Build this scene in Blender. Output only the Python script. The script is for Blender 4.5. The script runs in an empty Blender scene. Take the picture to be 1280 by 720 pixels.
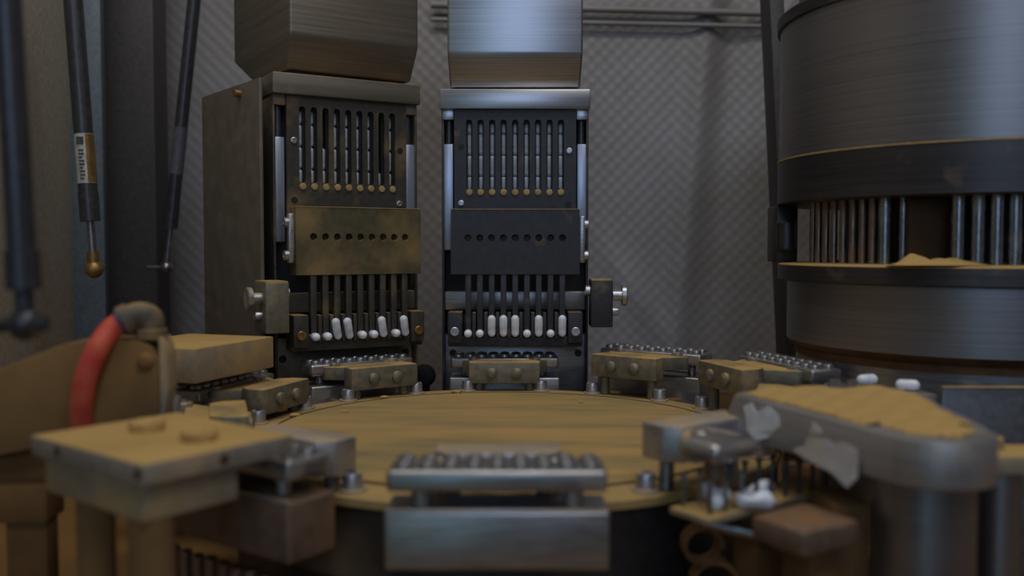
import bpy, bmesh, math, random
from mathutils import Vector, Matrix
random.seed(7)
S = 0.01                       # everything below is measured in centimetres
PI = math.pi
C = bpy.context.scene.collection
sc = bpy.context.scene

# ------------------------------------------------------------------ camera
CAMZ = 13.2
PITCH = math.atan(50/1150)
cam_d = bpy.data.cameras.new('camera'); cam = bpy.data.objects.new('camera', cam_d); C.objects.link(cam)
cam.location = (0, 0, CAMZ*S); cam.rotation_euler = (PI/2-PITCH, 0, 0)
cam_d.sensor_width = 36; cam_d.lens = 36*1150/1280
cam_d.clip_start = 0.02; cam_d.clip_end = 50
cam_d.dof.use_dof = True; cam_d.dof.focus_distance = 0.84; cam_d.dof.aperture_fstop = 4.5
sc.camera = cam

# ------------------------------------------------------------------ world, light, exposure
sc.view_settings.view_transform = 'Standard'; sc.view_settings.look = 'None'
sc.view_settings.gamma = 1; sc.view_settings.use_curve_mapping = False
sc.view_settings.exposure = -0.02
w = bpy.data.worlds.new('world'); sc.world = w; w.use_nodes = True
w.node_tree.nodes['Background'].inputs[0].default_value = (0.5, 0.52, 0.6, 1)
w.node_tree.nodes['Background'].inputs[1].default_value = 0.08

def area(name, loc, target, sx, sy, power, col):
    d = bpy.data.lights.new(name, 'AREA'); d.shape = 'RECTANGLE'; d.size = sx*S; d.size_y = sy*S
    d.energy = power; d.color = col
    o = bpy.data.objects.new(name, d); C.objects.link(o); o.location = Vector(loc)*S
    o.rotation_euler = (Vector(target)-Vector(loc)).to_track_quat('-Z', 'Y').to_euler()
    return o
area('ceiling_lamp_light', (-10, 35, 150), (-5, 70, 0), 120, 30, 7.4, (1.0, 0.93, 0.82))
area('second_lamp_light', (60, -60, 158), (10, 80, 0), 120, 30, 7.0, (0.95, 0.93, 0.9))
area('daylight', (5, -150, 75), (0, 90, 15), 78, 84, 3.8, (0.52, 0.70, 1.0))
area('side_daylight', (-52, -160, 15), (10, 75, 5), 12, 180, 0.5, (0.45, 0.85, 1.0))

# ------------------------------------------------------------------ materials
def nodes(name):
    m = bpy.data.materials.new(name); m.use_nodes = True
    nt = m.node_tree; return m, nt, nt.nodes['Principled BSDF']
def lk(nt, a, b): nt.links.new(a, b)
DUST = (0.50, 0.325, 0.115)
RUST = (0.26, 0.115, 0.035)

def metal(name, col, metallic=0.85, rough=0.38, top=0.0, side=0.0, dust=DUST, grain=None, bump=0.0, dscale=40):
    """steel with procedural grain; top = dust settled on upward faces, side = dust clinging anywhere"""
    m, nt, p = nodes(name); N = nt.nodes
    tc = N.new('ShaderNodeTexCoord')
    mp = N.new('ShaderNodeMapping'); lk(nt, tc.outputs['Object'], mp.inputs[0])
    mp.inputs['Scale'].default_value = grain or (60, 60, 60)
    n1 = N.new('ShaderNodeTexNoise'); n1.inputs['Scale'].default_value = 3; n1.inputs['Detail'].default_value = 6
    lk(nt, mp.outputs[0], n1.inputs[0])
    cr = N.new('ShaderNodeMapRange'); cr.inputs[1].default_value = .3; cr.inputs[2].default_value = .7
    cr.inputs[3].default_value = .78; cr.inputs[4].default_value = 1.15
    lk(nt, n1.outputs[0], cr.inputs[0])
    mul = N.new('ShaderNodeVectorMath'); mul.operation = 'SCALE'; mul.inputs[0].default_value = col
    lk(nt, cr.outputs[0], mul.inputs['Scale'])
    rr = N.new('ShaderNodeMapRange'); rr.inputs[3].default_value = rough*.85; rr.inputs[4].default_value = min(1, rough*1.2)
    lk(nt, n1.outputs[0], rr.inputs[0])
    if top or side:
        g = N.new('ShaderNodeNewGeometry'); sp = N.new('ShaderNodeSeparateXYZ'); lk(nt, g.outputs['Normal'], sp.inputs[0])
        up = N.new('ShaderNodeMapRange'); up.inputs[1].default_value = .45; up.inputs[2].default_value = .9
        up.inputs[3].default_value = side; up.inputs[4].default_value = top; lk(nt, sp.outputs[2], up.inputs[0])
        n2 = N.new('ShaderNodeTexNoise'); n2.inputs['Scale'].default_value = dscale; n2.inputs['Detail'].default_value = 5
        lk(nt, tc.outputs['Object'], n2.inputs[0])
        sub = N.new('ShaderNodeMath'); sub.operation = 'ADD'; lk(nt, n2.outputs[0], sub.inputs[0]); lk(nt, up.outputs[0], sub.inputs[1])
        th = N.new('ShaderNodeMapRange'); th.inputs[1].default_value = .62; th.inputs[2].default_value = 1.2
        lk(nt, sub.outputs[0], th.inputs[0])
        f = th.outputs[0]
        mx = N.new('ShaderNodeMix'); mx.data_type = 'RGBA'; lk(nt, f, mx.inputs[0]); lk(nt, mul.outputs[0], mx.inputs[6])
        dn = N.new('ShaderNodeVectorMath'); dn.operation = 'SCALE'; dn.inputs[0].default_value = dust
        dr = N.new('ShaderNodeMapRange'); dr.inputs[3].default_value = .75; dr.inputs[4].default_value = 1.2
        lk(nt, n2.outputs[0], dr.inputs[0]); lk(nt, dr.outputs[0], dn.inputs['Scale'])
        lk(nt, dn.outputs[0], mx.inputs[7]); lk(nt, mx.outputs[2], p.inputs['Base Color'])
        mm = N.new('ShaderNodeMapRange'); mm.inputs[3].default_value = metallic; mm.inputs[4].default_value = 0
        lk(nt, f, mm.inputs[0]); lk(nt, mm.outputs[0], p.inputs['Metallic'])
        mr = N.new('ShaderNodeMix'); mr.data_type = 'FLOAT'; lk(nt, f, mr.inputs[0]); lk(nt, rr.outputs[0], mr.inputs[2])
        mr.inputs[3].default_value = .95; lk(nt, mr.outputs[0], p.inputs['Roughness'])
    else:
        lk(nt, mul.outputs[0], p.inputs['Base Color']); p.inputs['Metallic'].default_value = metallic
        lk(nt, rr.outputs[0], p.inputs['Roughness'])
    if bump:
        b = N.new('ShaderNodeBump'); b.inputs['Strength'].default_value = bump; b.inputs['Distance'].default_value = .0004
        lk(nt, n1.outputs[0], b.inputs['Height']); lk(nt, b.outputs[0], p.inputs['Normal'])
    return m

def plain(name, col, rough=.6, metallic=0, sub=0):
    return metal(name, col, metallic, rough)

M = {}
M['steel'] = metal('brushed_steel', (.50, .51, .56), .9, .36, grain=(8, 8, 260))
M['steel_h'] = metal('brushed_steel_dusted', (.46, .46, .50), .9, .36, top=.42, side=.16, grain=(10, 200, 200))
M['seg'] = metal('segment_steel', (.41, .40, .40), .85, .34, top=.05, side=.08, grain=(20, 20, 200))
M['segrust'] = metal('segment_steel_browned', (.22, .175, .14), .7, .45, top=.4, side=.3, dust=RUST)
M['hopper_l'] = metal('warm_brushed_sheet', (.27, .235, .19), .8, .45, grain=(3, 3, 120))
M['hopper_r'] = metal('pale_brushed_sheet', (.46, .46, .49), .92, .33, grain=(2, 2, 300))
M['side'] = metal('warm_anodised_plate', (.15, .128, .10), .3, .6, top=.3, side=.0, grain=(20, 20, 20))
M['dark'] = metal('dark_anodised_plate', (.036, .038, .047), .25, .5, top=.35, side=.0)
M['darkdust'] = metal('dark_plate_dusted', (.052, .047, .04), .2, .55, top=.5, side=.10, dscale=25)
M['olive'] = metal('olive_dusted_plate', (.105, .092, .05), .25, .5, top=.6, side=.17, dscale=18)
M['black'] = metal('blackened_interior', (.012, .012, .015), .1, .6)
M['rail'] = metal('polished_rail', (.42, .47, .60), .7, .35, grain=(200, 200, 6))
M['bracket'] = metal('dusted_bracket_steel', (.20, .185, .145), .45, .5, top=.62, side=.11, dscale=45)
M['capwarm'] = metal('warm_cap_steel', (.155, .135, .11), .3, .5, top=.4, side=.08, grain=(4, 4, 60))
M['dusty'] = metal('heavily_dusted_metal', (.3, .28, .24), .4, .6, top=.95, side=.40, dscale=30)
M['arm'] = metal('brown_dusted_arm', (.17, .105, .045), .1, .8, top=.55, side=.62, dust=(.23, .13, .045), dscale=30)
M['deck'] = metal('rusty_dusted_deck', (.15, .09, .035), .1, .8, top=.7, side=.5, dust=(.21, .11, .03), dscale=14)
M['rustpost'] = metal('rust_brown_post', (.14, .075, .03), .1, .8, top=.5, side=.5, dust=(.2, .10, .03))
M['plateedge'] = metal('square_plate_steel', (.34, .31, .28), .4, .5, top=1.1, side=.20, dscale=22)
M['drum'] = metal('brushed_drum_steel', (.29, .275, .285), .9, .40, grain=(.8, .8, 420))
M['drumdark'] = metal('dark_drum_ring', (.075, .07, .075), .7, .42, top=.2, side=.02, grain=(4, 4, 200))
M['drumrust'] = metal('rust_stained_band', (.18, .1, .05), .6, .45, side=.3, dust=RUST)
M['rust'] = metal('rust_dark_block', (.08, .045, .02), .1, .8)
M['rod'] = metal('tamping_rod_steel', (.36, .38, .42), .95, .25, side=.1)
M['rodrust'] = metal('browned_rod_steel', (.30, .23, .19), .9, .3, side=.22, dust=RUST)
M['dust'] = metal('yellow_powder', DUST, 0, .95, bump=.5, grain=(400, 400, 400))
M['dustrim'] = metal('powder_on_edge', (.4, .28, .12), 0, .9)
M['capsule'] = metal('white_capsule_shell', (.82, .87, .99), 0, .25)
M['capsule_shaded'] = metal('shaded_capsule_shell', (.62, .68, .78), 0, .3)  # same white shell, colour dimmed for the shade inside the channels
M['label'] = metal('printed_label', (.5, .5, .48), 0, .6)
M['ink'] = metal('label_ink', (.07, .07, .08), 0, .6)
M['paper'] = metal('white_tape', (.50, .53, .60), 0, .6, side=.22, dscale=45)
M['strut'] = metal('strut_black_tube', (.075, .075, .085), .5, .35)
M['strutrod'] = metal('strut_rod', (.3, .31, .34), .9, .3)
M['brass'] = metal('brass', (.35, .22, .09), .8, .4, side=.1)
M['post'] = metal('dark_frame_profile', (.085, .08, .085), .3, .55)
M['bluepost'] = metal('bluish_frame_profile', (.16, .2, .24), .3, .5)
M['doorbeige'] = metal('beige_door_panel', (.60, .55, .46), .0, .7)
M['roomwall'] = metal('room_paint', (.38, .36, .34), 0, .85)
M['roomfloor'] = metal('room_floor', (.16, .13, .09), 0, .7)
M['fitting'] = metal('grey_fitting_plastic', (.09, .08, .062), 0, .5, top=.45, side=.2)
M['blue'] = metal('blue_release_ring', (.05, .07, .22), 0, .4)

def hose_mat():
    m, nt, p = nodes('red_hose'); N = nt.nodes
    tc = N.new('ShaderNodeTexCoord'); n = N.new('ShaderNodeTexNoise'); n.inputs['Scale'].default_value = 90
    n.inputs['Detail'].default_value = 5; lk(nt, tc.outputs['Object'], n.inputs[0])
    r = N.new('ShaderNodeValToRGB'); r.color_ramp.elements[0].color = (.62, .06, .045, 1); r.color_ramp.elements[1].color = (.72, .17, .08, 1)
    r.color_ramp.elements[0].position = .35; r.color_ramp.elements[1].position = .75
    lk(nt, n.outputs[0], r.inputs[0]); lk(nt, r.outputs[0], p.inputs['Base Color'])
    p.inputs['Roughness'].default_value = .55; p.inputs['Subsurface Weight'].default_value = .2
    p.inputs['Subsurface Radius'].default_value = (.01, .003, .002)
    return m
M['hose'] = hose_mat()

def table_mat():
    m, nt, p = nodes('powdered_turntable'); N = nt.nodes
    tc = N.new('ShaderNodeTexCoord'); mp = N.new('ShaderNodeMapping'); lk(nt, tc.outputs['Object'], mp.inputs[0])
    mp.inputs['Scale'].default_value = (3, 16, 5); mp.inputs['Rotation'].default_value = (0, 0, -.08)
    n = N.new('ShaderNodeTexNoise'); n.inputs['Scale'].default_value = 1.6; n.inputs['Detail'].default_value = 7; n.inputs['Roughness'].default_value = .62
    lk(nt, mp.outputs[0], n.inputs[0])
    r = N.new('ShaderNodeValToRGB'); e = r.color_ramp.elements
    e[0].position = .33; e[0].color = (.235, .19, .095, 1); e[1].position = .72; e[1].color = (.56, .325, .12, 1)
    x = e.new(.5); x.color = (.40, .275, .105, 1)
    lk(nt, n.outputs[0], r.inputs[0]); lk(nt, r.outputs[0], p.inputs['Base Color'])
    p.inputs['Roughness'].default_value = .85
    n2 = N.new('ShaderNodeTexNoise'); n2.inputs['Scale'].default_value = 160; lk(nt, tc.outputs['Object'], n2.inputs[0])
    b = N.new('ShaderNodeBump'); b.inputs['Strength'].default_value = .35; b.inputs['Distance'].default_value = .0006
    lk(nt, n2.outputs[0], b.inputs['Height']); lk(nt, b.outputs[0], p.inputs['Normal'])
    return m
M['table'] = table_mat()

def wall_mat():
    m, nt, p = nodes('quilted_sheet'); N = nt.nodes
    tc = N.new('ShaderNodeTexCoord'); n = N.new('ShaderNodeTexNoise'); n.inputs['Scale'].default_value = 4
    n.inputs['Detail'].default_value = 5; lk(nt, tc.outputs['Object'], n.inputs[0])
    r = N.new('ShaderNodeValToRGB'); e = r.color_ramp.elements
    e[0].position = .3; e[0].color = (.235, .222, .215, 1); e[1].position = .7; e[1].color = (.34, .34, .375, 1)
    lk(nt, n.outputs[0], r.inputs[0]); lk(nt, r.outputs[0], p.inputs['Base Color'])
    p.inputs['Roughness'].default_value = .5; p.inputs['Metallic'].default_value = .15
    return m
M['quilt'] = wall_mat()
def glow(name, col, s):
    m, nt, p = nodes(name); p.inputs['Base Color'].default_value = (*col, 1)
    p.inputs['Emission Color'].default_value = (*col, 1); p.inputs['Emission Strength'].default_value = s
    return m
M['lamp'] = glow('lit_diffuser', (1, .95, .88), 3.0)
M['sky'] = glow('window_daylight', (.42, .58, 1), .62)
M['teal'] = glow('side_window_daylight', (.35, .8, 1), .85)

# ------------------------------------------------------------------ mesh helpers
def BM(): return bmesh.new()
def obj(name, bm, mat, parent=None, label=None, smooth=35):
    for v in bm.verts: v.co *= S
    bmesh.ops.recalc_face_normals(bm, faces=bm.faces)
    me = bpy.data.meshes.new(name); bm.to_mesh(me); bm.free()
    for p in me.polygons: p.use_smooth = True
    me.set_sharp_from_angle(angle=math.radians(smooth))
    me.materials.append(M[mat] if isinstance(mat, str) else mat)
    o = bpy.data.objects.new(name, me); C.objects.link(o)
    if parent: o.parent = parent
    if label: o['label'] = label
    return o
def tag(o, label, cat, group=None):
    o['label'] = label; o['category'] = cat
    if group: o['group'] = group
    return o
def thing(name, label, cat, loc=(0, 0, 0), rz=0, group=None):
    o = bpy.data.objects.new(name, None); C.objects.link(o); o.empty_display_size = .01
    o.location = Vector(loc)*S; o.rotation_euler = (0, 0, rz)
    return tag(o, label, cat, group)
def struct(name, bm, mat, parent=None):
    o = obj(name, bm, mat, parent); o['kind'] = 'structure'; return o
def T(loc=(0, 0, 0), rz=0, rx=0, ry=0):
    return Matrix.Translation(loc) @ Matrix.Rotation(rz, 4, 'Z') @ Matrix.Rotation(ry, 4, 'Y') @ Matrix.Rotation(rx, 4, 'X')
def box(bm, x0, x1, y0, y1, z0, z1, bev=.08, mat=None, seg=2):
    b = bmesh.new(); bmesh.ops.create_cube(b, size=1)
    for v in b.verts:
        v.co = Vector(((x0+x1)/2+v.co.x*(x1-x0), (y0+y1)/2+v.co.y*(y1-y0), (z0+z1)/2+v.co.z*(z1-z0)))
    if bev: bmesh.ops.bevel(b, geom=b.edges[:], offset=bev, segments=seg, affect='EDGES', profile=.5)
    join(bm, b, mat); return bm
def join(bm, b, mat=None):
    if mat: bmesh.ops.transform(b, matrix=mat, verts=b.verts)
    me = bpy.data.meshes.new('tmp'); b.to_mesh(me); b.free(); bm.from_mesh(me); bpy.data.meshes.remove(me)
def prism(bm, pts, z0, z1, bev=.08, mat=None, shift=None, seg=2):
    """outline in xy raised from z0 to z1; shift = per-vertex xy offset of the lower outline"""
    b = bmesh.new()
    lo = [b.verts.new((p[0]+(shift[i][0] if shift else 0), p[1]+(shift[i][1] if shift else 0), z0)) for i, p in enumerate(pts)]
    hi = [b.verts.new((p[0], p[1], z1)) for p in pts]
    n = len(pts); b.faces.new(lo[::-1]); b.faces.new(hi)
    for i in range(n): b.faces.new((lo[i], lo[(i+1) % n], hi[(i+1) % n], hi[i]))
    if bev: bmesh.ops.bevel(b, geom=b.edges[:], offset=bev, segments=seg, affect='EDGES', profile=.5, clamp_overlap=True)
    join(bm, b, mat); return bm
def lathe(bm, prof, seg=32, mat=None, cap=True):
    """profile of (radius, z) turned about z"""
    b = bmesh.new(); rings = []
    for r, z in prof:
        rings.append([b.verts.new((r*math.cos(2*PI*i/seg), r*math.sin(2*PI*i/seg), z)) for i in range(seg)] if r > 1e-6 else [b.verts.new((0, 0, z))])
    for a, c in zip(rings, rings[1:]):
        for i in range(seg):
            j = (i+1) % seg
            if len(a) == 1 and len(c) == 1: continue
            if len(a) == 1: b.faces.new((a[0], c[j], c[i]))
            elif len(c) == 1: b.faces.new((a[i], a[j], c[0]))
            else: b.faces.new((a[i], a[j], c[j], c[i]))
    if cap:
        if len(rings[0]) > 1: b.faces.new(rings[0][::-1])
        if len(rings[-1]) > 1: b.faces.new(rings[-1])
    join(bm, b, mat); return bm
def cyl(bm, r, z0, z1, seg=20, mat=None, bev=None):
    e = min(r, abs(z1-z0)/2)*.18 if bev is None else bev
    return lathe(bm, [(r-e, z0), (r, z0+e), (r, z1-e), (r-e, z1)], seg, mat)
def between(a, b):
    a = Vector(a); b = Vector(b); d = b-a
    return Matrix.Translation(a) @ d.to_track_quat('Z', 'Y').to_matrix().to_4x4(), d.length
def rod(bm, a, b, r, seg=16, r2=None):
    m, L = between(a, b); return lathe(bm, [(r, 0), (r if r2 is None else r2, L)], seg, m)
def tube(bm, pts, r, seg=14):
    P = [Vector(p) for p in pts]; rings = []
    nrm = Vector((0, 1, 0))
    for i, p in enumerate(P):
        t = (P[min(i+1, len(P)-1)]-P[max(i-1, 0)]).normalized()
        u = nrm.cross(t).normalized(); v = t.cross(u)
        rings.append([bm.verts.new(p+(u*math.cos(2*PI*k/seg)+v*math.sin(2*PI*k/seg))*r) for k in range(seg)])
    for a, b in zip(rings, rings[1:]):
        for k in range(seg): bm.faces.new((a[k], a[(k+1) % seg], b[(k+1) % seg], b[k]))
    bm.faces.new(rings[0][::-1]); bm.faces.new(rings[-1]); return bm
def spline(pts, n=10):
    P = [Vector(p) for p in pts]; P = [2*P[0]-P[1]]+P+[2*P[-1]-P[-2]]; out = []
    for i in range(1, len(P)-2):
        for k in range(n):
            t = k/n; a, b, c, d = P[i-1:i+3]
            out.append(.5*((2*b)+(c-a)*t+(2*a-5*b+4*c-d)*t*t+(3*b-a-3*c+d)*t**3))
    return out+[P[-2]]
def slotted(bm, x0, x1, z0, z1, y0, y1, holes, seg=8):
    """plate in xz with holes (cx, low z, high z, width): rounded ends"""
    b = bmesh.new()
    def quad(p): 
        vs = [b.verts.new((q[0], y0, q[1])) for q in p]
        b.faces.new(vs)
    xs = x0
    for cx, zl, zh, wd in holes:
        r = wd/2
        quad([(xs, z0), (cx-r, z0), (cx-r, zl), (cx-r, zh), (cx-r, z1), (xs, z1)])
        A = [(cx-r*math.cos(PI*k/seg), zh+r*math.sin(PI*k/seg)) for k in range(seg+1)]
        B = [(cx-r*math.cos(PI*k/seg), zl-r*math.sin(PI*k/seg)) for k in range(seg+1)]
        for k in range(seg):
            quad([A[k], A[k+1], (A[k+1][0], z1), (A[k][0], z1)])
            quad([(B[k][0], z0), (B[k+1][0], z0), B[k+1], B[k]])
        xs = cx+r
    quad([(xs, z0), (x1, z0), (x1, z1), (xs, z1)])
    bmesh.ops.remove_doubles(b, verts=b.verts, dist=1e-4)
    r = bmesh.ops.extrude_face_region(b, geom=b.faces[:])
    for v in r['geom']:
        if isinstance(v, bmesh.types.BMVert): v.co.y = y1
    join(bm, b); return bm
def sockhead(bm, loc, r, h, axis='-y', seg=18):
    """cap screw head with a hexagon socket, pointing along axis"""
    m = {'-y': T(loc, rx=PI/2), 'z': T(loc), 'x': T(loc, ry=PI/2), '-x': T(loc, ry=-PI/2)}[axis]
    b = bmesh.new()
    lathe(b, [(r, 0), (r, h*.85), (r*.88, h), (r*.5, h), (r*.45, h*.45), (0, h*.45)], seg, None)
    join(bm, b, m); return bm
def capsule_bm(L, r, seg=14):
    prof = [(0, 0)]
    for k in range(1, 6): a = PI/2*k/5; prof.append((r*.97*math.sin(a), r-r*math.cos(a)))
    prof += [(r*.97, L*.45), (r, L*.46), (r, L-r)]
    for k in range(1, 6): a = PI/2*k/5; prof.append((r*math.cos(a), L-r+r*math.sin(a)))
    return lathe(BM(), prof, seg, None, cap=False)

# ------------------------------------------------------------------ room and enclosure
X0, Y0 = -0.7, 66.0            # turntable axis
struct('floor', box(BM(), -170, 170, -170, 170, -92, -90, 0), 'roomfloor')
struct('ceiling', box(BM(), -170, 170, -170, 170, 165, 168, 0), 'roomwall')
struct('wall_left', box(BM(), -173, -170, -170, 170, -90, 165, 0), 'roomwall')
struct('wall_right', box(BM(), 170, 173, -170, 170, -90, 165, 0), 'roomwall')
struct('wall_far', box(BM(), -170, 170, 170, 173, -90, 165, 0), 'roomwall')
struct('wall_behind_camera', box(BM(), -170, 170, -173, -170, -90, 165, 0), 'roomwall')
wn = struct('window_1', box(BM(), -36, 48, -169.9, -168.5, 28, 122, .3), 'roomwall')
struct('pane', box(BM(), -32, 44, -168.4, -167.8, 34, 116, 0), 'sky', wn)
wn = struct('window_2', box(BM(), -62, -43, -169.9, -168.5, -86, 122, .3), 'roomwall')
struct('pane', box(BM(), -59, -46, -168.4, -167.8, -82, 118, 0), 'teal', wn)

# machine deck
dk = struct('trim_1', box(BM(), -70, 75, 25, 148, -14, -9, .3), 'deck')

# quilted rear sheet: real pillows, soft hanging folds
def quilt():
    bm = BM(); nx, nz = 560, 392; x0, z0 = -57.0, -8.9; x1, z1 = x0+nx*.2, z0+nz*.2; grid = []
    for j in range(nz+1):
        row = []
        for i in range(nx+1):
            x = x0+(x1-x0)*i/nx; z = z0+(z1-z0)*j/nz
            p = 1.62
            h = ((math.cos(2*PI*(x-x0)/2.0)*math.cos(2*PI*(z-z0)/2.0)+1)/2)**1.4
            fold = .9*math.exp(-((x-25-.10*z)/2.2)**2) - .6*math.exp(-((x-30-.06*z)/3)**2) + .5*math.exp(-((x-44+.05*z)/2.5)**2)
            fold += .5*math.exp(-((x-20+.55*(z-4))/2.2)**2)*math.exp(-((z-6)/7)**2)
            row.append(bm.verts.new((x, 140-.085*h-fold, z)))
        grid.append(row)
    for j in range(nz):
        for i in range(nx): bm.faces.new((grid[j][i], grid[j][i+1], grid[j+1][i+1], grid[j+1][i]))
    return bm
sheet = obj('wall_back', quilt(), 'quilt', smooth=180); sheet['kind'] = 'structure'
hem = BM(); rod(hem, (-12, 138.4, 49.3), (56, 138.4, 47.6), .55); rod(hem, (-12, 138.6, 47.2), (56, 138.6, 45.8), .35)
obj('hem', hem, 'quilt', sheet)

# enclosure frame
struct('trim_2', prism(BM(), [(-62.5, 126), (-48.6, 126), (-48.6, 131), (-62.5, 131)], -9, 70, .3), 'post')
struct('trim_3', prism(BM(), [(-57.5, 117.6), (-52.4, 118.5), (-53, 121), (-57.8, 121)], -9, 70, .2), 'bluepost')
dl = BM(); prism(dl, [(-56.2, 118), (-58.0, 118), (-41, 30), (-39.5, 30)], -9, 70, .2); struct('wall_left_door', dl, 'doorbeige')
st = BM(); prism(st, [(27.3, 104), (28.9, 104), (28.9, 108), (27.3, 108)], -9, 66, .1, shift=[(4.4, 0)]*4); struct('trim_4', st, 'post')

# ------------------------------------------------------------------ turntable
tt = thing('turntable', 'round rotary turntable covered in yellow powder with dark side wall', 'turntable', (X0, Y0, 0))
obj('disc', lathe(BM(), [(0, .22), (4, .2), (16.6, .18), (16.75, .05), (16.75, -.5)], 128, cap=False), 'table', tt)
obj('groove', lathe(BM(), [(16.74, -.1), (16.76, .19), (16.84, .19), (17.0, .11), (17.02, -.1)], 128, cap=False), 'rust', tt, 'rust brown ring groove around the powdered disc')
obj('rim', lathe(BM(), [(17.0, -.4), (17.0, .1), (19.25, .05), (19.4, -.08), (19.4, -.5), (19.2, -.6)], 128, cap=False), M['table'], tt)
obj('side_wall', lathe(BM(), [(19.15, -.5), (19.15, -4.5), (18.4, -5.2), (18.4, -8.9)], 128, cap=False), metal('dark_turntable_steel', (.05, .05, .055), .6, .38, side=.2, dscale=9), tt, 'dark steel side wall')
ang = [0, 36, 72, 108, 144, 180, 216, 252, 288, 324]
def polar(r, a):               # a in degrees, 0 = towards the camera, growing to the right
    return (r*math.sin(math.radians(a)), -r*math.cos(math.radians(a)))
bolt_me = None
for a in ang:
    for d in (-10.5, 10.5):
        x, y = polar(18.45, a+d)
        b = BM(); sockhead(b, (0, 0, 0), .55, .95, 'z', 20); cyl(b, .78, -.04, .1, 20)
        if bolt_me is None: o = obj('rim_bolt', b, 'steel_h', tt); bolt_me = o.data
        else: b.free(); o = bpy.data.objects.new('rim_bolt', bolt_me); C.objects.link(o); o.parent = tt
        o.location = (x*S, y*S, .1*S)
crumbs = BM()
for px, py, r in ((-16.2, 5, .35), (-10.4, 13.6, .3), (-4.3, 16.6, .4), (10, 16.3, .45), (-12.5, 6.5, .25), (6.5, 11, .2)):
    b = bmesh.new(); bmesh.ops.create_icosphere(b, subdivisions=2, radius=r)
    for v in b.verts: v.co = Vector((v.co.x*1.3, v.co.y*.9, v.co.z*.45))*random.uniform(.85, 1.1)
    join(crumbs, b, T((px, py, .25)))
cr = obj('powder_crumbs', crumbs, 'dust', tt); cr['kind'] = 'stuff'

# ------------------------------------------------------------------ stations around the turntable
NAMES = {
 0: ('nearest the camera',),
 36: ('left of the long rounded cover',),
 72: ('mostly hidden behind the rounded cover',),
 108: ('just left of the drum',),
 144: ('right of the right magazine',),
 180: ('in front of the right magazine',),
 216: ('in front of the left magazine',),
 252: ('beside the raised dusty block',),
 288: ('at the left behind the square plate',),
 324: ('at front left, right of the square plate',)}
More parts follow.
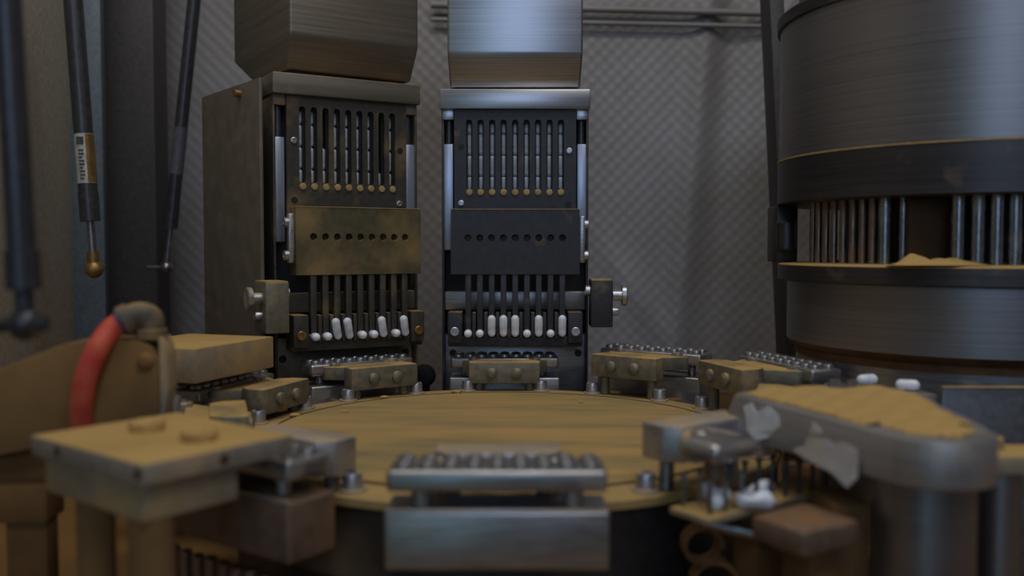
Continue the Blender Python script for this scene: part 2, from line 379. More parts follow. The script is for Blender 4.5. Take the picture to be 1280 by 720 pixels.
#        dz upper, radial shift, colour of lower block
PAR = {0: (0, -.1), 36: (.9, .4), 72: (.95, .8), 108: (1.25, 1.3), 144: (.85, 1.3), 180: (-.1, -.1), 216: (0, .6), 252: (-.25, .9), 288: (-.2, .4), 324: (.1, .2)}
HW = 5.15                      # half length of a segment
bush = None
for a in ang:
    dz, dr = PAR[a]
    nm = NAMES[a][0]; rz = math.radians(a)
    # local frame: -y points outwards from the axis when rz = a
    # ---- holder with upper segment
    h = thing('segment_holder', 'steel holder with upper capsule segment ' + nm, 'holder', (X0, Y0, 0), rz, 'upper segment holders around the turntable')
    zt = 3.0+dz
    inner = 17.7
    b = BM(); w2 = 3.25
    pts = [(-w2, -inner), (w2, -inner), (w2, -inner-1.5), (w2-.7, -inner-2.4), (-w2+.7, -inner-2.4), (-w2, -inner-1.5)]
    prism(b, pts[::-1], zt-2.1, zt-.15, .1)
    obj('holder_block', b, 'bracket' if a not in (0, 36, 324) else 'steel_h', h)
    b = BM()
    wr = 4.0 if a != 36 else -.6
    prism(b, [(-2.3, -inner-2.2), (min(wr, 2.3), -inner-2.2), (wr, -20.9-dr), (wr, -22.0-dr), (-4.0, -22.0-dr), (-4.0, -20.9-dr)][::-1], zt-1.5, zt-.35, .08)
    obj('wing', b, 'bracket' if a not in (0, 36, 324) else 'steel_h', h)
    for sx in ((-1, 1) if a != 36 else (-1,)):
        s = BM(); lathe(s, [(.5, 0), (.5, .25), (.3, .42), (0, .45)], 18, T((sx*1.15, -inner, zt-1.15), rx=-PI/2))
        obj('screw', s, 'bracket', h)
        s = BM(); cyl(s, .42, 0.06, zt-2.0, 18, T((sx*2.35, -inner-1.0, 0)))
        obj('post', s, 'rod' if a == 36 else 'bracket', h)
        s = BM(); sockhead(s, (sx*2.9, -21.3-dr, zt-.4), .55, .35, 'z'); obj('screw', s, 'seg', h)
    x0, x1 = (-HW, HW)
    if a == 36: x0, x1 = (-HW+.4, -1.6)
    ri, ro = 21.2+dr, 23.9+dr
    b = BM(); box(b, x0, x1, -ro, -ri-.6*0, zt-1.15, zt-.12, .22 if a != 36 else .45, seg=3)
    obj('upper_segment', b, 'seg', h, 'silver segment block')
    if a != 36:
        for k in range(9):
            for q in (0, 1):
                if bush is None:
                    s = BM(); lathe(s, [(.44, -.12), (.46, .10), (.40, .22), (.24, .29), (0, .31)], 18, cap=False)
                    o = obj('bushing', s, M['seg'], h); bush = o.data
                else:
                    o = bpy.data.objects.new('bushing', bush); C.objects.link(o); o.parent = h
                o.location = ((k-4)*1.1*S, (-(ri+.75)-q*1.2)*S, (zt-.06)*S)
    else:
        s = BM(); cyl(s, .5, .4, zt-1.0, 18, T((-2.3, -22.0, 0))); obj('guide_pin', s, 'rodrust', h)
    # ---- lower segment
    if a in (36,): continue
    l = thing('lower_segment', 'lower steel capsule segment block ' + nm, 'segment', (X0, Y0, 0), rz, 'lower segments around the turntable')
    b = BM(); ztop = 1.0+(0 if a in (0, 324, 288) else dz*.8)
    bot = -1.8 if a != 324 else -2.0
    box(b, -HW-.1, HW+.1, -ro-.1, -ri+.3, bot, ztop, .18, seg=3)
    obj('block', b, 'segrust' if a in (324, 288) else 'seg', l)
    b = BM()
    prism(b, [(-2.8, -19.5), (2.8, -19.5), (3.6, -ri+.2), (-3.6, -ri+.2)][::-1], -1.6, min(ztop-.35, .0)-.25, .08); obj('carrier_arm', b, 'segrust', l)
    for sx in (-1, 1):
        s = BM(); cyl(s, .38 if a else .5, ztop-.05, zt-1.17, 14, T((sx*3.6, -(ri+ro)/2-.3, 0))); obj('guide_pin', s, 'seg', l)
    s = BM(); box(s, -HW, HW, -ro-.06, -ro+.3, ztop-.1, ztop+.06, .05); obj('edge_strip', s, 'steel_h', l)

# ejector rods below the front left station
rk = thing('ejector_comb', 'row of dark ejector rods under the front left station', 'rods', (X0, Y0, 0), math.radians(324))
b = BM(); box(b, -5.3, 5.3, -24.4, -21.6, -8.98, -8.2, .1); obj('base_bar', b, 'rustpost', rk)
for k in range(9):
    s = BM(); x = (k-4)*1.08; z = -2.85-.05*(k % 3)
    cyl(s, .34, -8.3, z, 12, T((x, -24.0, 0))); cyl(s, .26, z-.05, z+.0, 12, T((x, -24.0, 0)))
    obj('ejector_rod', s, 'rodrust', rk)

# ------------------------------------------------------------------ pin plate with broken capsules at the front right
pp = thing('pin_plate', 'narrow plate of upright pins holding broken capsules, front right', 'pin plate', (X0, Y0, 0), math.radians(36))
b = BM(); box(b, -5.2, 5.2, -24.3, -21.7, -.05, .3, .06); obj('plate', b, 'dusty', pp)
b = BM(); box(b, -1.0, 5.0, -23.8, -22.2, -8.98, -.06, .1); obj('stem', b, 'rustpost', pp)
pin_me = None
for k in range(9):
    for q in (0, 1):
        if k > 7 and q: continue
        dark = k > 2
        s = BM(); L = 1.75
        lathe(s, [(.12, 0), (.12, L-.25), (.19, L-.2), (.19, L)], 10, T((-4.7+k*1.15, -23.9+q*1.7, .28)))
        obj('pin', s, 'strut' if dark else 'rod', pp)
def crush(name, loc, rz, tilt, L, r, label, seed):
    rnd = random.Random(seed)
    b = capsule_bm(L, r)
    for v in b.verts:
        v.co.x *= 1+.25*math.sin(v.co.z*4+seed); v.co += Vector((rnd.uniform(-.04, .04),)*3)
    bmesh.ops.transform(b, matrix=T((0, 0, 0), rz=rz, ry=tilt), verts=b.verts)
    zmin = min(v.co.z for v in b.verts)
    bmesh.ops.translate(b, vec=(0, 0, -zmin), verts=b.verts)
    o = obj(name, b, 'capsule'); o.location = Vector(loc)*S
    return tag(o, label, 'capsule')
crush('capsule', (9.8, 44.4, .31), .9, 1.35, 1.6, .36, 'crumpled white capsule at the near left corner of the pin plate', 1)
crush('capsule', (11.1, 45.2, .31), -.4, 1.45, 1.9, .38, 'white capsule lying between the second and third pins', 2)
crush('capsule', (11.9, 46.3, .31), .6, 1.4, 2.0, .4, 'dust stained capsule leaning among the dark pins', 3)
crush('capsule', (10.4, 45.9, .31), 2.1, 1.5, 1.3, .38, 'short capsule half behind the first pins of the pin plate', 5)

# reject block, front right
rb = thing('reject_block', 'brown stained steel block beneath the long rounded cover', 'block', (12.9, 40.2, 0), 0)
b = BM(); prism(b, [(0, 0), (3.3, 1.9), (1.7, 5.2), (-1.6, 2.8)], -.6, .6, .25); obj('body', b, 'segrust', rb)
b = BM(); prism(b, [(1.0, 2.0), (2.6, 2.8), (1.8, 4.6), (.2, 3.8)], -8.98, -.55, .1); obj('leg', b, 'rustpost', rb)
b = BM(); box(b, 15.4, 17.2, 43.5, 47, -8.98, .9, .15); tag(obj('support_post', b, 'rustpost'), 'rust brown square post right of the reject block', 'post')
# springs / cable loops low at front right
for i, (x, y, z, r, t) in enumerate(((9.9, 46.6, -2.2, .95, .5), (10.6, 46.9, -4.3, 1.15, .2))):
    b = BM(); pts = [(x+r*math.cos(q*.35), y+.12*q*.35, z+r*math.sin(q*.35)+t*0) for q in range(0, 40)]
    tube(b, pts, .12, 8)
    tag(obj('coil_spring', b, 'rustpost'), ['rusty coiled cable loop just below the pin plate', 'larger rusty coiled cable loop at the bottom edge'][i], 'coil')
b = BM(); rod(b, (9.9, 47.2, -1.0), (14.4, 45.6, -1.6), .38); tag(obj('cross_rod', b, 'rod'), 'short steel cross rod under the pin plate', 'rod')

# ------------------------------------------------------------------ long rounded cover on its column
tg = thing('rounded_cover', 'long steel cover with rounded end, topped with yellow powder, front right', 'cover', (0, 0, 0))
def arc(cx, cy, r, a0, a1, n): return [(cx+r*math.cos(math.radians(a0+(a1-a0)*i/n)), cy+r*math.sin(math.radians(a0+(a1-a0)*i/n))) for i in range(n+1)]
outline = [(12.7, 52.3), (14.5, 54.0)] + [(22.0, 54.0), (23.3, 52.2)] + arc(19.2, 41.6, 2.65, 12, -150, 14)[0:]
n = len(outline)
sh = [(0, 0)]*n; sh[0] = (-.9, -.5); sh[1] = (-.8, -.3)
b = BM(); prism(b, outline[::-1], 2.75, 4.9, .13, shift=sh[::-1], seg=2)
obj('cover_body', b, metal('cover_steel', (.46, .44, .44), .75, .45, side=.05, grain=(5, 5, 160)), tg)
# powder layer: lumpy, inset from the edge
def powder(outl, z, hgt, cell, margin, seed=1):
    bm = BM(); rnd = random.Random(seed)
    def inside(x, y, poly):
        c = False; j = len(poly)-1; dmin = 1e9
        for i in range(len(poly)):
            xi, yi = poly[i]; xj, yj = poly[j]
            if (yi > y) != (yj > y) and x < (xj-xi)*(y-yi)/(yj-yi)+xi: c = not c
            L2 = (xj-xi)**2+(yj-yi)**2; t = max(0, min(1, ((x-xi)*(xj-xi)+(y-yi)*(yj-yi))/L2))
            dmin = min(dmin, math.hypot(x-xi-t*(xj-xi), y-yi-t*(yj-yi))); j = i
        return dmin if c else -dmin
    xs = [p[0] for p in outl]; ys = [p[1] for p in outl]; V = {}
    nx = int((max(xs)-min(xs))/cell); ny = int((max(ys)-min(ys))/cell)
    for i in range(nx+1):
        for j in range(ny+1):
            x = min(xs)+i*cell; y = min(ys)+j*cell
            d = inside(x, y, outl)-margin(x, y)
            if d > -cell*.2:
                hh = hgt*min(1, max(0, d)/.9)**.7*(1+.25*math.sin(x*2.1+y)+.2*math.sin(y*3.3-x*1.3))+rnd.uniform(0, .025)*min(1, max(0, d))
                V[i, j] = bm.verts.new((x, y, z+max(.004, hh)))
    for (i, j) in list(V):
        q = [(i, j), (i+1, j), (i+1, j+1), (i, j+1)]
        if all(k in V for k in q): bm.faces.new([V[k] for k in q])
    return bm
pw = powder(outline, 4.9, .30, .16, lambda x, y: .22+.25*abs(math.sin(x*1.7+y*.9))+(0.5 if y < 42.5 else 0))
o = obj('powder_layer', pw, 'dust', tg, 'yellow powder lying on the cover', smooth=180); o['kind'] = 'stuff'
# peeling tape pieces on the near face: along the edge from (12.7,52.3) to the round end
P0 = Vector((12.7, 52.3)); P1 = Vector(outline[-1]); ED = (P1-P0).normalized(); NO = Vector((ED.y, -ED.x))
if NO.x > 0: NO = -NO
def tape(pts, name, lab):
    bm = BM(); F = []; 
    for off in (.03, .09):
        F.append([bm.verts.new((*(P0+ED*s+NO*(off+.10+1.0*(1-s/12.9)*min(1, (4.9-z)/2.15)+(.06 if z < 2.7 else 0))), z)) for s, z in pts])
    bm.faces.new(F[0]); bm.faces.new(F[1][::-1]); k = len(pts)
    for i in range(k): bm.faces.new((F[0][i], F[0][(i+1) % k], F[1][(i+1) % k], F[1][i]))
    return obj(name, bm, 'paper', tg, lab)
tape([(1.5, 4.4), (2.1, 3.9), (2.5, 3.3), (3.4, 2.9), (4.3, 3.2), (4.9, 3.9), (4.6, 4.45), (3.6, 4.75), (2.7, 4.3), (2.1, 4.7)], 'tape_patch', 'small white tape patch near the cover tip')
tape([(6.3, 3.0), (7.1, 3.4), (7.4, 4.55), (7.9, 4.3), (8.9, 3.8), (9.6, 4.0), (10.7, 3.85), (10.8, 2.6), (10.2, 2.0), (9.2, 2.5), (7.3, 2.75)], 'tape_patch', 'larger white tape patch hanging under the edge')
b = BM(); cyl(b, 2.25, -8.98, 2.74, 48, T((19.3, 42.6, 0)), .05)
obj('column', b, M['drum'], tg, 'polished round steel column')

# right edge pillar with dusted flange
rp = thing('guide_pillar', 'slim steel pillar with dusted flange and knob at the right edge', 'pillar', (24.6, 46, 0))
b = BM(); cyl(b, 1.0, -8.98, 2.0, 32, None, .03); obj('shaft', b, 'drum', rp)
b = BM(); box(b, -1.35, 3.4, -1.3, 1.6, 2.0, 3.0, .2); obj('flange', b, 'dusty', rp)
b = BM(); sockhead(b, (-.2, .6, 3.0), .65, .6, 'z'); obj('knob', b, 'dusty', rp)
# rear guard sheet on the right
gs = thing('guard_sheet', 'upright grey sheet metal guard behind the rounded cover at right', 'guard', (0, 0, 0))
b = BM(); box(b, 27.3, 42, 58.0, 58.25, -8.98, 4.35, .06); obj('sheet', b, metal('guard_steel', (.16, .165, .18), .7, .45), gs)
b = BM(); box(b, 27.3, 42, 57.9, 58.3, 4.3, 4.42, .04); obj('dusted_edge', b, 'dustrim', gs)
b = BM(); box(b, 24.3, 27.2, 58.4, 61.7, -8.98, 3.85, .1); tag(obj('support_block', b, 'seg'), 'low steel block with bright top edge behind the rounded cover', 'block')
for i, (x, y, rz) in enumerate(((23.0, 60.9, .3), (25.3, 60.4, -.5))):
    b = capsule_bm(1.5, .36); bmesh.ops.transform(b, matrix=T((0, 0, .36), rz=rz, ry=PI/2), verts=b.verts)
    o = obj('capsule', b, 'capsule'); o.location = (x*S, y*S, (4.07-.2*i)*S)
    tag(o, ['left one of two white capsules lying above the rounded cover', 'right one of two white capsules lying above the rounded cover'][i], 'capsule', 'capsules above the cover')

# ------------------------------------------------------------------ dosing drum
DX, DY = 37.5, 75.8
dr_ = thing('dosing_drum', 'large round steel dosing drum cut off by the right edge', 'drum', (DX, DY, 0))
def dl_(name, prof, mat, lab=None, seg=160): return obj(name, lathe(BM(), prof, seg, cap=False), mat, dr_, lab)
dl_('upper_drum', [(15, 20.5), (15, 31.4)], 'drum')
dl_('top_rim', [(14.9, 31.4), (15.25, 31.45), (15.3, 32.3), (15.1, 32.5), (13.5, 32.5), (13.5, 36)], 'drumdark')
dl_('dust_line', [(15, 20.55), (15.16, 20.53), (15.16, 20.40), (15, 20.38)], 'dustrim', 'thin yellow dust line')
dl_('dark_ring', [(15.1, 20.4), (15.1, 16.95), (14.9, 16.85), (8, 16.85)], 'drumdark')
dl_('powder_plate', [(8, 12.25), (13, 12.02), (14.8, 11.95), (15.0, 11.85), (15.0, 11.8)], 'dust', 'powder covered plate between the rods')
dl_('flange', [(15.0, 11.8), (15.0, 10.6), (14.8, 10.5), (14.2, 10.5)], 'drumdark')
dl_('lower_drum', [(14.2, 10.5), (14.2, 5.6)], 'drum')
dl_('chamfer', [(14.2, 5.6), (13.9, 5.2), (13.55, 4.95), (13.5, 4.4)], 'drumrust')
dl_('base_drum', [(13.4, 4.45), (13.4, -8.9)], 'seg')
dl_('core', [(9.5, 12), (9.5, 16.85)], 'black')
rods = [(23, 24.9, .27), (1034, 24.89, .27)]
def dr_rod(name, x, y, r, mat):
    s = BM(); cyl(s, r, 11.95, 16.9, 18, T((x-DX, y-DY, 0)), .01); return obj(name, s, mat, dr_)
for (x, y) in ((24.6, 75.3), (24.68, 74.2), (24.9, 73.1), (25.15, 72.0), (25.5, 71.0), (25.9, 70.1), (26.33, 69.3), (26.8, 68.6)):
    dr_rod('thin_rod', x, y, .27, 'rodrust')
dr_rod('tamping_rod', 27.45, 67.9, .46, 'rod'); dr_rod('thin_rod', 28.5, 67.2, .26, 'rod')
for (x, y) in ((31.25, 64.6), (32.4, 64.1), (33.5, 63.7), (34.6, 63.4), (35.8, 63.2)): dr_rod('tamping_rod', x, y, .46, 'rod')
b = BM(); box(b, -8.9, -5.6, -9.4, -6.5, 12.1, 16.8, .1); obj('rust_block', b, 'rust', dr_, 'rust coloured block between the rods')
b = BM(); box(b, -14.7, -12.9, 3.5, 6.5, 12.0, 16.8, .1); cyl(b, .8, 13, 15.5, 18, T((-14.2, 2.6, 0))); obj('rear_bearing', b, 'drumdark', dr_)
def heap():
    bm = BM(); V = []
    for i in range(41):
        row = []
        for j in range(15):
            u = i/40*2-1; v = j/14*2-1
            x = -7.9+u*3.0; y = -11.9+v*1.15+abs(u+.1)*1.0*0
            h = .75*math.exp(-((u+.55)/.28)**2-(v/.5)**2)+.5*math.exp(-((u-.25)/.6)**2-((v-.3)/.7)**2)+.06*math.sin(u*17+v*5)*(1-v*v)*(1-u*u)
            row.append(bm.verts.new((x, y+.5*u*-1, 12.0+max(0, h))))
        V.append(row)
    for i in range(40):
        for j in range(14): bm.faces.new((V[i][j], V[i+1][j], V[i+1][j+1], V[i][j+1]))
    return bm
o = obj('powder_heap', heap(), 'dust', dr_, 'small heap of yellow powder on the plate', smooth=180); o['kind'] = 'stuff'
b = BM(); box(b, 38, 60, 84, 88, -8.9, 60, .2); tag(obj('drum_column', b, 'post'), 'dark square column rising behind the dosing drum', 'column')

# ------------------------------------------------------------------ capsule magazines
def magazine(side, loc, rz, label, warm, which, missing, upright):
    """side=+1: knob and clamps on the viewer's right; channel plate front at local y=0"""
    D = 'darkdust' if warm else 'dark'
    m = thing('capsule_magazine', label, 'magazine', loc, rz)
    P = [(k-4)*1.1 for k in range(9)]
    u = .55 if warm else 0
    b = BM(); slotted(b, -5.85, 5.85, 16.0, 26.3+u, 0, .5, [(x, 18.9+u*.4, 25.0+u, .6) for x in P]); obj('channel_plate', b, D, m)
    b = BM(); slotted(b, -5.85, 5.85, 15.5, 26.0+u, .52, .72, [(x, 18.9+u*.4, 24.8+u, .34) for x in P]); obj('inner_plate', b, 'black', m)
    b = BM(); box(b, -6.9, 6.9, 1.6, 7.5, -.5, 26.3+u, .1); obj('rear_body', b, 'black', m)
    b = BM(); box(b, -7.2, 7.2, -.45, 7.5, 26.25+u, 28.15+u, .14); box(b, -7.0, -5.9, .1, 2, 25.3+u, 26.3+u, .05); box(b, 5.9, 7.0, .1, 2, 25.3+u, 26.3+u, .05)
    obj('cap_plate', b, 'capwarm' if warm else 'hopper_r', m, 'thick plate capping the magazine')
    b = BM()
    for x in P: b2 = bmesh.new(); lathe(b2, [(.33, 0), (.28, .12), (.1, .16)], 14, T((x, -.02, 18.35+u*.4), rx=PI/2)); join(b, b2)
    o = obj('yellow_seat', b, 'dustrim', m, 'row of powder rimmed channel ends')
    for x, z, fil in ((-5.2, 22.7, side < 0), (5.2, 22.3, side > 0), (-5.2, 17.3, side > 0), (5.1, 17.2, side < 0)):
        b = BM()
        if fil: sockhead(b, (x, 0, z), .3, .14, '-y'); obj('screw', b, 'steel', m)
        else: cyl(b, .3, 0, .03, 16, T((x, -.0, z), rx=PI/2)); obj('bore', b, 'black', m, 'empty dark screw bore')
    for sx in (-1, 1):
        b = BM(); box(b, sx*6.45-.48, sx*6.45+.48, .3, 1.4, 13.5 if sx == side else 12.8, 23.0, .1); obj('side_rail', b, 'rail', m, 'pale side rail')
        b = BM(); cyl(b, .35, 23.0, 25.8, 16, T((sx*6.4, 1.0, 0))); obj('rail_pin', b, 'strut', m)
    # pusher block with nine bores and nine fingers
    b = BM(); slotted(b, -6.0, 6.0, 10.55, 16.6, -3.0, -2.2, [(x, 13.95, 13.95, .66) for x in P]); box(b, -6.0, 6.0, -2.2, -1.2, 10.55, 16.6, .02)
    obj('pusher_block', b, 'olive' if warm else 'dark', m)
    b = BM(); box(b, -5.9, 5.9, -3.05, -1.25, 16.58, 16.64, .02); obj('dusted_edge', b, 'dustrim', m)
    for x in P:
        b = BM(); box(b, x-.27, x+.27, -2.9, -2.2, 4.9, 10.6, .04); obj('finger', b, D, m)
    # clamp lever on one side
    sx = side
    b = BM(); box(b, min(sx*6.0, sx*6.55), max(sx*6.0, sx*6.55), -2.7, -1.9, 11.6, 16.0, .15)
    obj('clamp_lever', b, 'steel_h', m)
    for z in (15.2, 12.3):
        b = BM(); sockhead(b, (sx*6.5, -2.3, z), .45, .4, 'x' if sx > 0 else '-x'); obj('screw', b, 'steel', m)
    # cross bar, comb block for the capsules, base
    b = BM(); box(b, -6.8, 6.8, .2, 1.6, 7.0, 8.8, .12); obj('cross_bar', b, 'side' if warm else M['seg'], m)
    b = BM(); box(b, -6.3, 6.3, -2.6, -.6, 3.75, 4.6, .05)
    box(b, -6.3, -4.95, -3.1, -.6, 4.1, 7.0, .08); box(b, 4.95, 6.3, -3.1, -.6, 4.1, 7.0, .08); box(b, -5, 5, -1.2, -.5, 4.5, 6.6, .04)
    for k in range(8): x = (P[k]+P[k+1])/2; box(b, x-.16, x+.16, -3.0, -1.1, 4.5, 6.95, .03)
    obj('capsule_comb', b, D, m)
    for x in (-5.65, 5.65):
        b = BM(); sockhead(b, (x, -3.1, 5.2), .42, .25, '-y'); obj('screw', b, 'brass' if warm else 'steel', m)
    b = BM(); box(b, -6.9, 6.9, 1.2, 1.55, -1.5, 4.6, .1); obj('base_plate', b, 'seg' if not warm else 'bracket', m)
    for x in (-6.1, 6.2):
        b = BM(); cyl(b, .36, 0, .06, 16, T((x, 1.21, 2.7), rx=PI/2)); obj('bore', b, 'black', m)
    # adjuster block and knurled knob
    a = sx*7.05; e = sx*9.1
    b = BM(); box(b, min(a, e), max(a, e), (-4.4 if warm else -3.3), -.6, 5.6, 10.0, .12); obj('adjuster_block', b, 'bracket' if warm else 'dark', m)
    b = BM(); box(b, min(a, e)+.05, max(a, e)-.05, (-4.3 if warm else -3.2), -.7, 9.98, 10.1, .04); obj('powder_cap', b, 'dustrim', m)
    ax = 'x' if sx > 0 else '-x'
    rr_ = PI/2 if sx > 0 else -PI/2
    b = BM(); lathe(b, [(.5, 0), (.5, .8), (.95, .85), (1.0, 1.2), (.9, 1.3)], 24, T((sx*9.1, -3.0, 8.6), ry=rr_)); obj('knurled_knob', b, 'steel_h' if warm else 'steel', m)
    b = BM(); sockhead(b, (sx*9.1, -3.0, 7.1), .38, .6, ax); obj('screw', b, 'steel', m)
    if warm: b = BM(); sockhead(b, (sx*9.1, -2.0, 6.9), .38, .4, ax); obj('screw', b, 'steel', m)
    b = BM(); sockhead(b, (sx*7.0, -2.6, 9.0), .5, .45, '-x' if sx > 0 else 'x'); obj('screw', b, 'steel', m)
    # deep side cheeks
    for s2 in (-1, 1):
        b = BM(); box(b, s2*6.95-.12, s2*6.95+.12, .2, 7.4, -1.5, 26.2+u, .05); obj('cheek', b, D, m)
    mw = T(loc, rz)
    # capsules waiting at the comb
    words = ['first', 'second', 'third', 'fourth', 'fifth', 'sixth', 'seventh', 'eighth', 'ninth']
    for k in range(9):
        up = (k in upright)
        b = capsule_bm(2.05, .375)
        if up: bmesh.ops.transform(b, matrix=T((0, 0, 0), rx=(.2 if warm else .03), ry=(-.22 if warm else 0)), verts=b.verts); pos = (P[k], -3.05, 4.7)
        else: bmesh.ops.transform(b, matrix=T((0, 0, 0), rx=PI/2-.04), verts=b.verts); pos = (P[k], -1.75, 4.95)
        if not up: bmesh.ops.translate(b, vec=(0, 0, .02), verts=b.verts)
        o = obj('capsule', b, 'capsule'); o.location = mw @ Vector(pos)*S; o.rotation_euler = (0, 0, rz)
        o.location = (mw @ Vector(pos))*S
        tag(o, '%s white capsule from the left, %s, at the foot of the %s magazine' % (words[k], 'upright' if up else 'lying end on', which), 'capsule', 'capsules at the foot of the %s magazine' % which)
    # capsules stacked in the channels behind the slots
    hts = ['bottom', 'second from bottom', 'third from bottom', 'top']
    cm = None
    for k in range(9):
        for q in range(4):
            if (k, q) in missing: continue
            if cm is None: o = obj('capsule', capsule_bm(2.04, .36), 'capsule_shaded'); cm = o.data
            else: o = bpy.data.objects.new('capsule', cm); C.objects.link(o)
            o.location = (mw @ Vector((P[k], 1.12, 17.9+u*.5+q*2.05)))*S; o.rotation_euler = (0, 0, rz)
            tag(o, '%s capsule in the %s channel of the %s magazine' % (hts[q], words[k], which), 'capsule', 'capsules stacked in the %s magazine channels' % which)
    return m
MR = (0.3, 88.8, .2)
ML = (-15.3, 86.6, .25); RL = math.radians(30)
magazine(1, MR, 0, 'right capsule magazine of dark plates facing straight to the camera', False, 'right', set(), {2, 3, 4, 6, 8})
magazine(-1, ML, RL, 'left capsule magazine with dusty brown pusher block, turned to the right', True, 'left', {(2, 3), (2, 2), (7, 3), (7, 2), (7, 1)}, {2, 3, 6, 8})
# big side plate of the left magazine
b = BM()
sp = T(ML, RL) @ T((-8.1, -.5, 0), rz=math.radians(9))
box(b, -.35, .0, 0, 13.8, -8.9, 28.0, .1, mat=sp)
o = tag(obj('side_panel', b, 'side'), 'large plain brown side panel left of the left magazine', 'panel')
b = BM(); b2 = bmesh.new(); cyl(b2, .35, -.5, .5, 14, T((-.4, 4.2, 27.1), ry=PI/2)); join(b, b2, sp); o2 = obj('stud', b, 'brass', o)

def hopper(loc, rz, mat, label, dep, flare):
    m = T(loc, rz); h = thing('capsule_hopper', label, 'hopper', loc, rz)
    w = 6.4
    b = BM(); V = []
    sec = [(28.4, .95, .4, dep-2.6-(3.5 if dep > 12 else 0)), (31.4, 0, -1.0, dep), (60, 0, -1.0, dep)]
    rings = []
    for z, ins, yf, yb in sec:
        i = .15 if ins else 0
        rings.append([b.verts.new(p) for p in ((-w+i, yf+.2*ins*0, z), (w-i, yf, z), (w-i, yb, z), (-w+i, yb, z))])
    b.faces.new(rings[0][::-1]); b.faces.new(rings[-1])
    for p, q in zip(rings, rings[1:]):
        for k in range(4): b.faces.new((p[k], p[(k+1) % 4], q[(k+1) % 4], q[k]))
    vert = [e for e in b.edges]
    bmesh.ops.bevel(b, geom=vert, offset=.22, segments=3, affect='EDGES', profile=.5)
    obj('hopper_shell', b, mat, h)
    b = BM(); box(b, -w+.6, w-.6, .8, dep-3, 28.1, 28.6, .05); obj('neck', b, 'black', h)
    return h
hopper(MR, 0, 'hopper_r', 'pale steel hopper above the right magazine', 9, 0)
hopper((ML[0]+.4, ML[1]+.2, .95), RL+.06, 'hopper_l', 'dark warm steel hopper above the left magazine', 15.5, 0)
b = BM(); lathe(b, [(1.1, 0), (1.2, .6), (.9, 1.3), (0, 1.5)], 24, T((-9.2, 97, -.2), rx=PI/2)); rod(b, (-9.2, 97, -8.9), (-9.2, 97, -.2), .5)
tag(obj('knob', b, 'black'), 'black knob low between the two magazines', 'knob')

# ------------------------------------------------------------------ left: raised dusty block
rbk = thing('raised_block', 'thick dusty steel block raised behind the brown arm', 'block', (-22.5, 64.9, 0), math.atan2(9.2, 3.2)-PI/2)
# local: +y runs along (3.2, 9.2), -x runs outwards
b = BM(); box(b, -8.2, 0, 0, 9.8, 3.55, 6.05, .1); obj('plate', b, 'dusty', rbk)
b = BM(); box(b, -8.1, -5.7, 4.3, 7.6, -8.98, 3.6, .1); obj('post', b, 'arm', rbk)
# ------------------------------------------------------------------ left: square plate on two posts
ax_ = Vector((7.7, -6.0)).normalized(); rz_ = math.atan2(ax_.y, ax_.x)
sp_ = thing('square_plate', 'square plate thick with yellow powder, on a block and posts, front left', 'plate', (-22.7, 43.0, 0), rz_)
# local: x towards the near corner (9.7), y towards the far side (7.7)
b = BM(); box(b, 0, 9.7, 0, 7.7, 3.45, 4.4, .1); obj('plate', b, 'plateedge', sp_)
b = BM(); box(b, .55, 9.0, .4, 5.1, 1.75, 3.45, .08); obj('block', b, 'dusty', sp_)
for x, y, z, rx, rz2 in ((2.6, -.0, 3.95, PI/2, 0), (9.4, -.0, 3.95, PI/2, 0), (9.7, 3.9, 3.9, 0, 1)):
    b = BM(); cyl(b, .26, 0, .02, 16, T((x, y, z), rx=PI/2) if not rz2 else T((x, y, z), ry=PI/2)); obj('bore', b, 'rust', sp_, 'dark bore in the plate edge')
for x, y, r in ((8.0, 1.4, .95), (2.9, 1.6, .85)):
    b = BM(); cyl(b, r, -8.98, 1.8, 28, T((x, y, 0)), .03); obj('post', b, 'arm', sp_)
def lump(r, h, seed):
    rnd = random.Random(seed); bm = BM()
    prof = [(0, h*.85), (r*.45, h*.8), (r*.6, h), (r*.92, h), (r, h*.8), (r, 0)]
    b = bmesh.new(); lathe(b, prof, 28, cap=False)
    for v in b.verts: v.co += Vector((rnd.uniform(-.05, .05), rnd.uniform(-.05, .05), rnd.uniform(-.04, .04) if v.co.z > .05 else 0))
    join(bm, b); return bm
for x, y, i in ((3.3, 4.0, 1), (7.3, 4.2, 2)):
    o = obj('screw_head', lump(.82, .5, i), 'dust', sp_); o.location = (x*S, y*S, 4.38*S)

# ------------------------------------------------------------------ left: brown arm, fitting, hose
am = thing('swing_arm', 'thick brown dust covered arm at left edge carrying the red hose', 'arm', (-19.45, 51.5, 0), .06)
sil = [(0, 3.6), (-16, .4), (-16, 3.6), (-5.0, 8.0), (-3.9, 8.2), (-1.2, 8.2), (-.45, 7.9), (0, 7.2)]
b = BM(); q = bmesh.new()
prism(q, [(x, z) for x, z in sil][::-1], 0, 2.8, .16)
join(b, q, T((0, 0, 0), rx=PI/2)); bmesh.ops.translate(b, vec=(0, 1.4, 0), verts=b.verts)
obj('arm_body', b, 'arm', am)
b = BM(); q = bmesh.new(); prism(q, [(0, 3.8), (.15, 3.6), (.5, 5.5), (.45, 7.4), (.2, 8.3), (0, 8.3)][::-1], .9, 2.6, .1); join(b, q, T(rx=PI/2)); bmesh.ops.translate(b, vec=(0, 1.3, 0), verts=b.verts); obj('end_plate', b, 'dusty', am, 'paler end plate of the arm')
b = BM(); lathe(b, [(.45, 0), (.45, .2), (.25, .4), (0, .42)], 20, T((-.6, -1.4, 7.05), rx=PI/2)); obj('screw', b, 'arm', am)
b = BM(); box(b, -18, -2.0, -1.0, 1.2, 4.9, 5.3, .02); b.free()
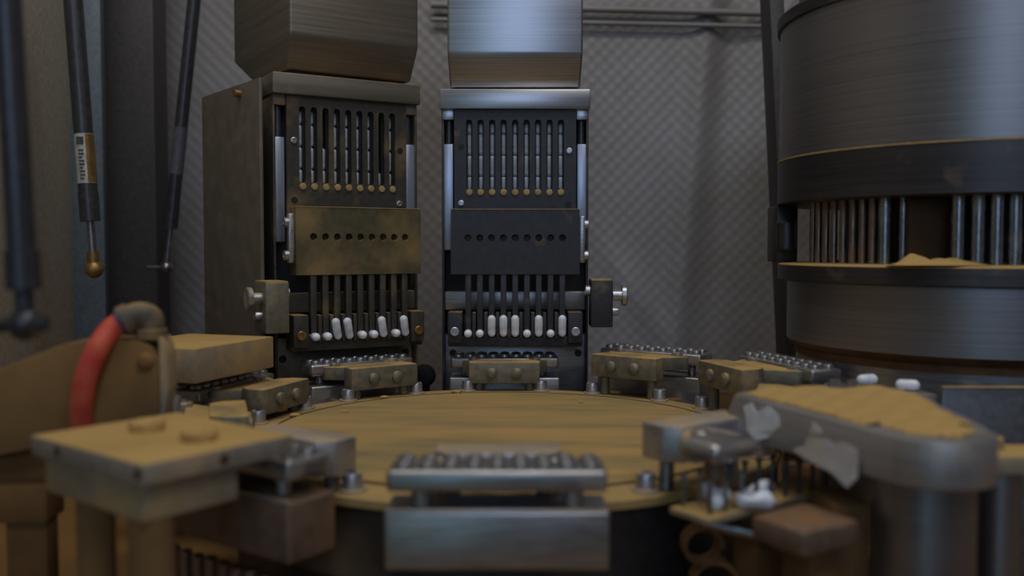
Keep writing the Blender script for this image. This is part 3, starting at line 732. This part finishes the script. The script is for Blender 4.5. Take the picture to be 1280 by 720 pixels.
b = BM(); box(b, -17, -6.2, -1.2, 1.2, -1.9, .2, .1); obj('lower_bar', b, 'rustpost', am)
b = BM(); box(b, -17, -5.6, -.2, 1.3, .2, 3.8, .1); obj('web', b, 'rustpost', am)
b = BM(); box(b, -8.6, -6.4, -.8, .8, -8.98, -1.8, .1); obj('leg', b, 'rustpost', am)
# fitting
ft = thing('elbow_fitting', 'dusty elbow push fitting screwed to the arm top', 'fitting', (-20.0, 50.9, 8.15))
b = BM(); cyl(b, .9, 0, .6, 6, None, .06); obj('hexagon', b, 'fitting', ft)
b = BM(); cyl(b, .7, .6, 1.0, 20); obj('collar', b, 'fitting', ft)
b = BM(); tube(b, spline([(0, 0, .7), (-.1, 0, 1.15), (-.5, -.2, 1.35), (-1.1, -.45, 1.2)], 8), .72, 18); obj('elbow', b, 'fitting', ft)
b = BM(); rod(b, (-.95, -.4, 1.25), (-1.4, -.65, 1.0), .84, 20); obj('sleeve', b, 'fitting', ft)
b = BM(); rod(b, (-1.36, -.62, 1.03), (-1.55, -.74, .92), .7, 20); obj('release_ring', b, 'blue', ft, 'blue release ring')
hs = BM(); hp = [(-21.35, 50.3, 9.2), (-21.9, 50.0, 8.7), (-22.3, 49.4, 7.8), (-22.85, 49.2, 6.4), (-23.2, 49.3, 4.9), (-23.45, 49.7, 3.6), (-23.5, 50.2, 2.8)]
tube(hs, spline(hp, 10), .6, 20); tag(obj('red_hose', hs, 'hose'), 'red flexible air hose bending down from the elbow fitting', 'hose')

# ------------------------------------------------------------------ gas struts of the enclosure doors
def strut(top, bot, r, label, lab_side=False, ball='z'):
    t = thing('gas_strut', label, 'gas strut', bot, 0)
    tp = Vector(top)-Vector(bot); L = tp.length; d = tp.normalized()
    b = BM(); rod(b, d*5.2, tp, r, 24); obj('tube', b, 'strut', t)
    b = BM(); rod(b, d*5.0, d*8.0, r*1.06, 24); obj('sleeve', b, 'strut', t)
    b = BM(); rod(b, d*.6, d*5.1, r*.42, 16); obj('piston_rod', b, 'strutrod', t)
    b = BM(); q = bmesh.new(); bmesh.ops.create_uvsphere(q, u_segments=20, v_segments=12, radius=r*1.0); join(b, q)
    rod(b, d*.2, d*1.8, r*.62, 16); obj('ball_socket', b, 'brass' if lab_side else 'strutrod', t)
    b = BM(); rod(b, (0, 0, 0), (-r*3, 0, 0) if not lab_side else (0, 1.8, 0), r*.35, 14); obj('ball_stud', b, 'strutrod', t)
    return t, d
g1, d1 = strut((-39.6, 118, 50), (-44.3, 118, 10.7), .82, 'black gas strut hanging in front of the quilted sheet')
b = BM(); rod(b, d1*12, d1*18, .84, 24); obj('sticker', b, metal('grey_sticker', (.13, .13, .16), .2, .5), g1)
g2, d2 = strut((-45.6, 96, 45), (-43.6, 96, 11.0), .95, 'gas strut with a printed label beside the bluish post', True)
b = BM(); rod(b, d2*8.9, d2*14.0, .97, 24); lb = obj('label_sticker', b, 'label', g2, 'pale printed label')
b = BM()
q = bmesh.new(); lathe(q, [(.99, 8.95), (.99, 13.95)], 24, None); bmesh.ops.delete(q, geom=[v for v in q.verts if v.co.x < .28], context='VERTS')
mm_, _ = between((0, 0, 0), d2); join(b, q, Matrix.Rotation(math.atan2(d2.x, d2.z), 4, 'Y')); obj('brown_strip', b, 'brass', g2, 'brown right half of the label')
b = BM()
for k in range(9):
    z = 9.4+k*.36; c = d2*z; box(b, c.x-.05-.18, c.x+.18+(.1 if k % 3 else -.05), -1.03, -.95, c.z-.07, c.z+.08, 0)
c = d2*13.2; box(b, c.x-.35, c.x+.35, -1.03, -.95, c.z-.3, c.z+.45, 0)
obj('label_print', b, 'ink', lb)
g3 = thing('gas_strut', 'blurred black gas strut nearest the camera at the far left', 'gas strut', (-21.2, 40, 9.9), 0)
d3 = Vector((-.035, 0, 1))
b = BM(); rod(b, d3*2.4, d3*18, .6, 24); obj('tube', b, 'strut', g3)
b = BM(); rod(b, d3*1.5, d3*3.2, .72, 24); obj('sleeve', b, 'strut', g3)
b = BM(); rod(b, d3*.3, d3*1.6, .4, 20); obj('piston_rod', b, 'strut', g3)
b = BM(); q = bmesh.new(); bmesh.ops.create_uvsphere(q, u_segments=20, v_segments=12, radius=.75); join(b, q); obj('ball_socket', b, 'strut', g3)
b = BM(); rod(b, (-1.2, 0, -.05), (.9, 0, .0), .34, 16); obj('ball_stud', b, 'strut', g3)
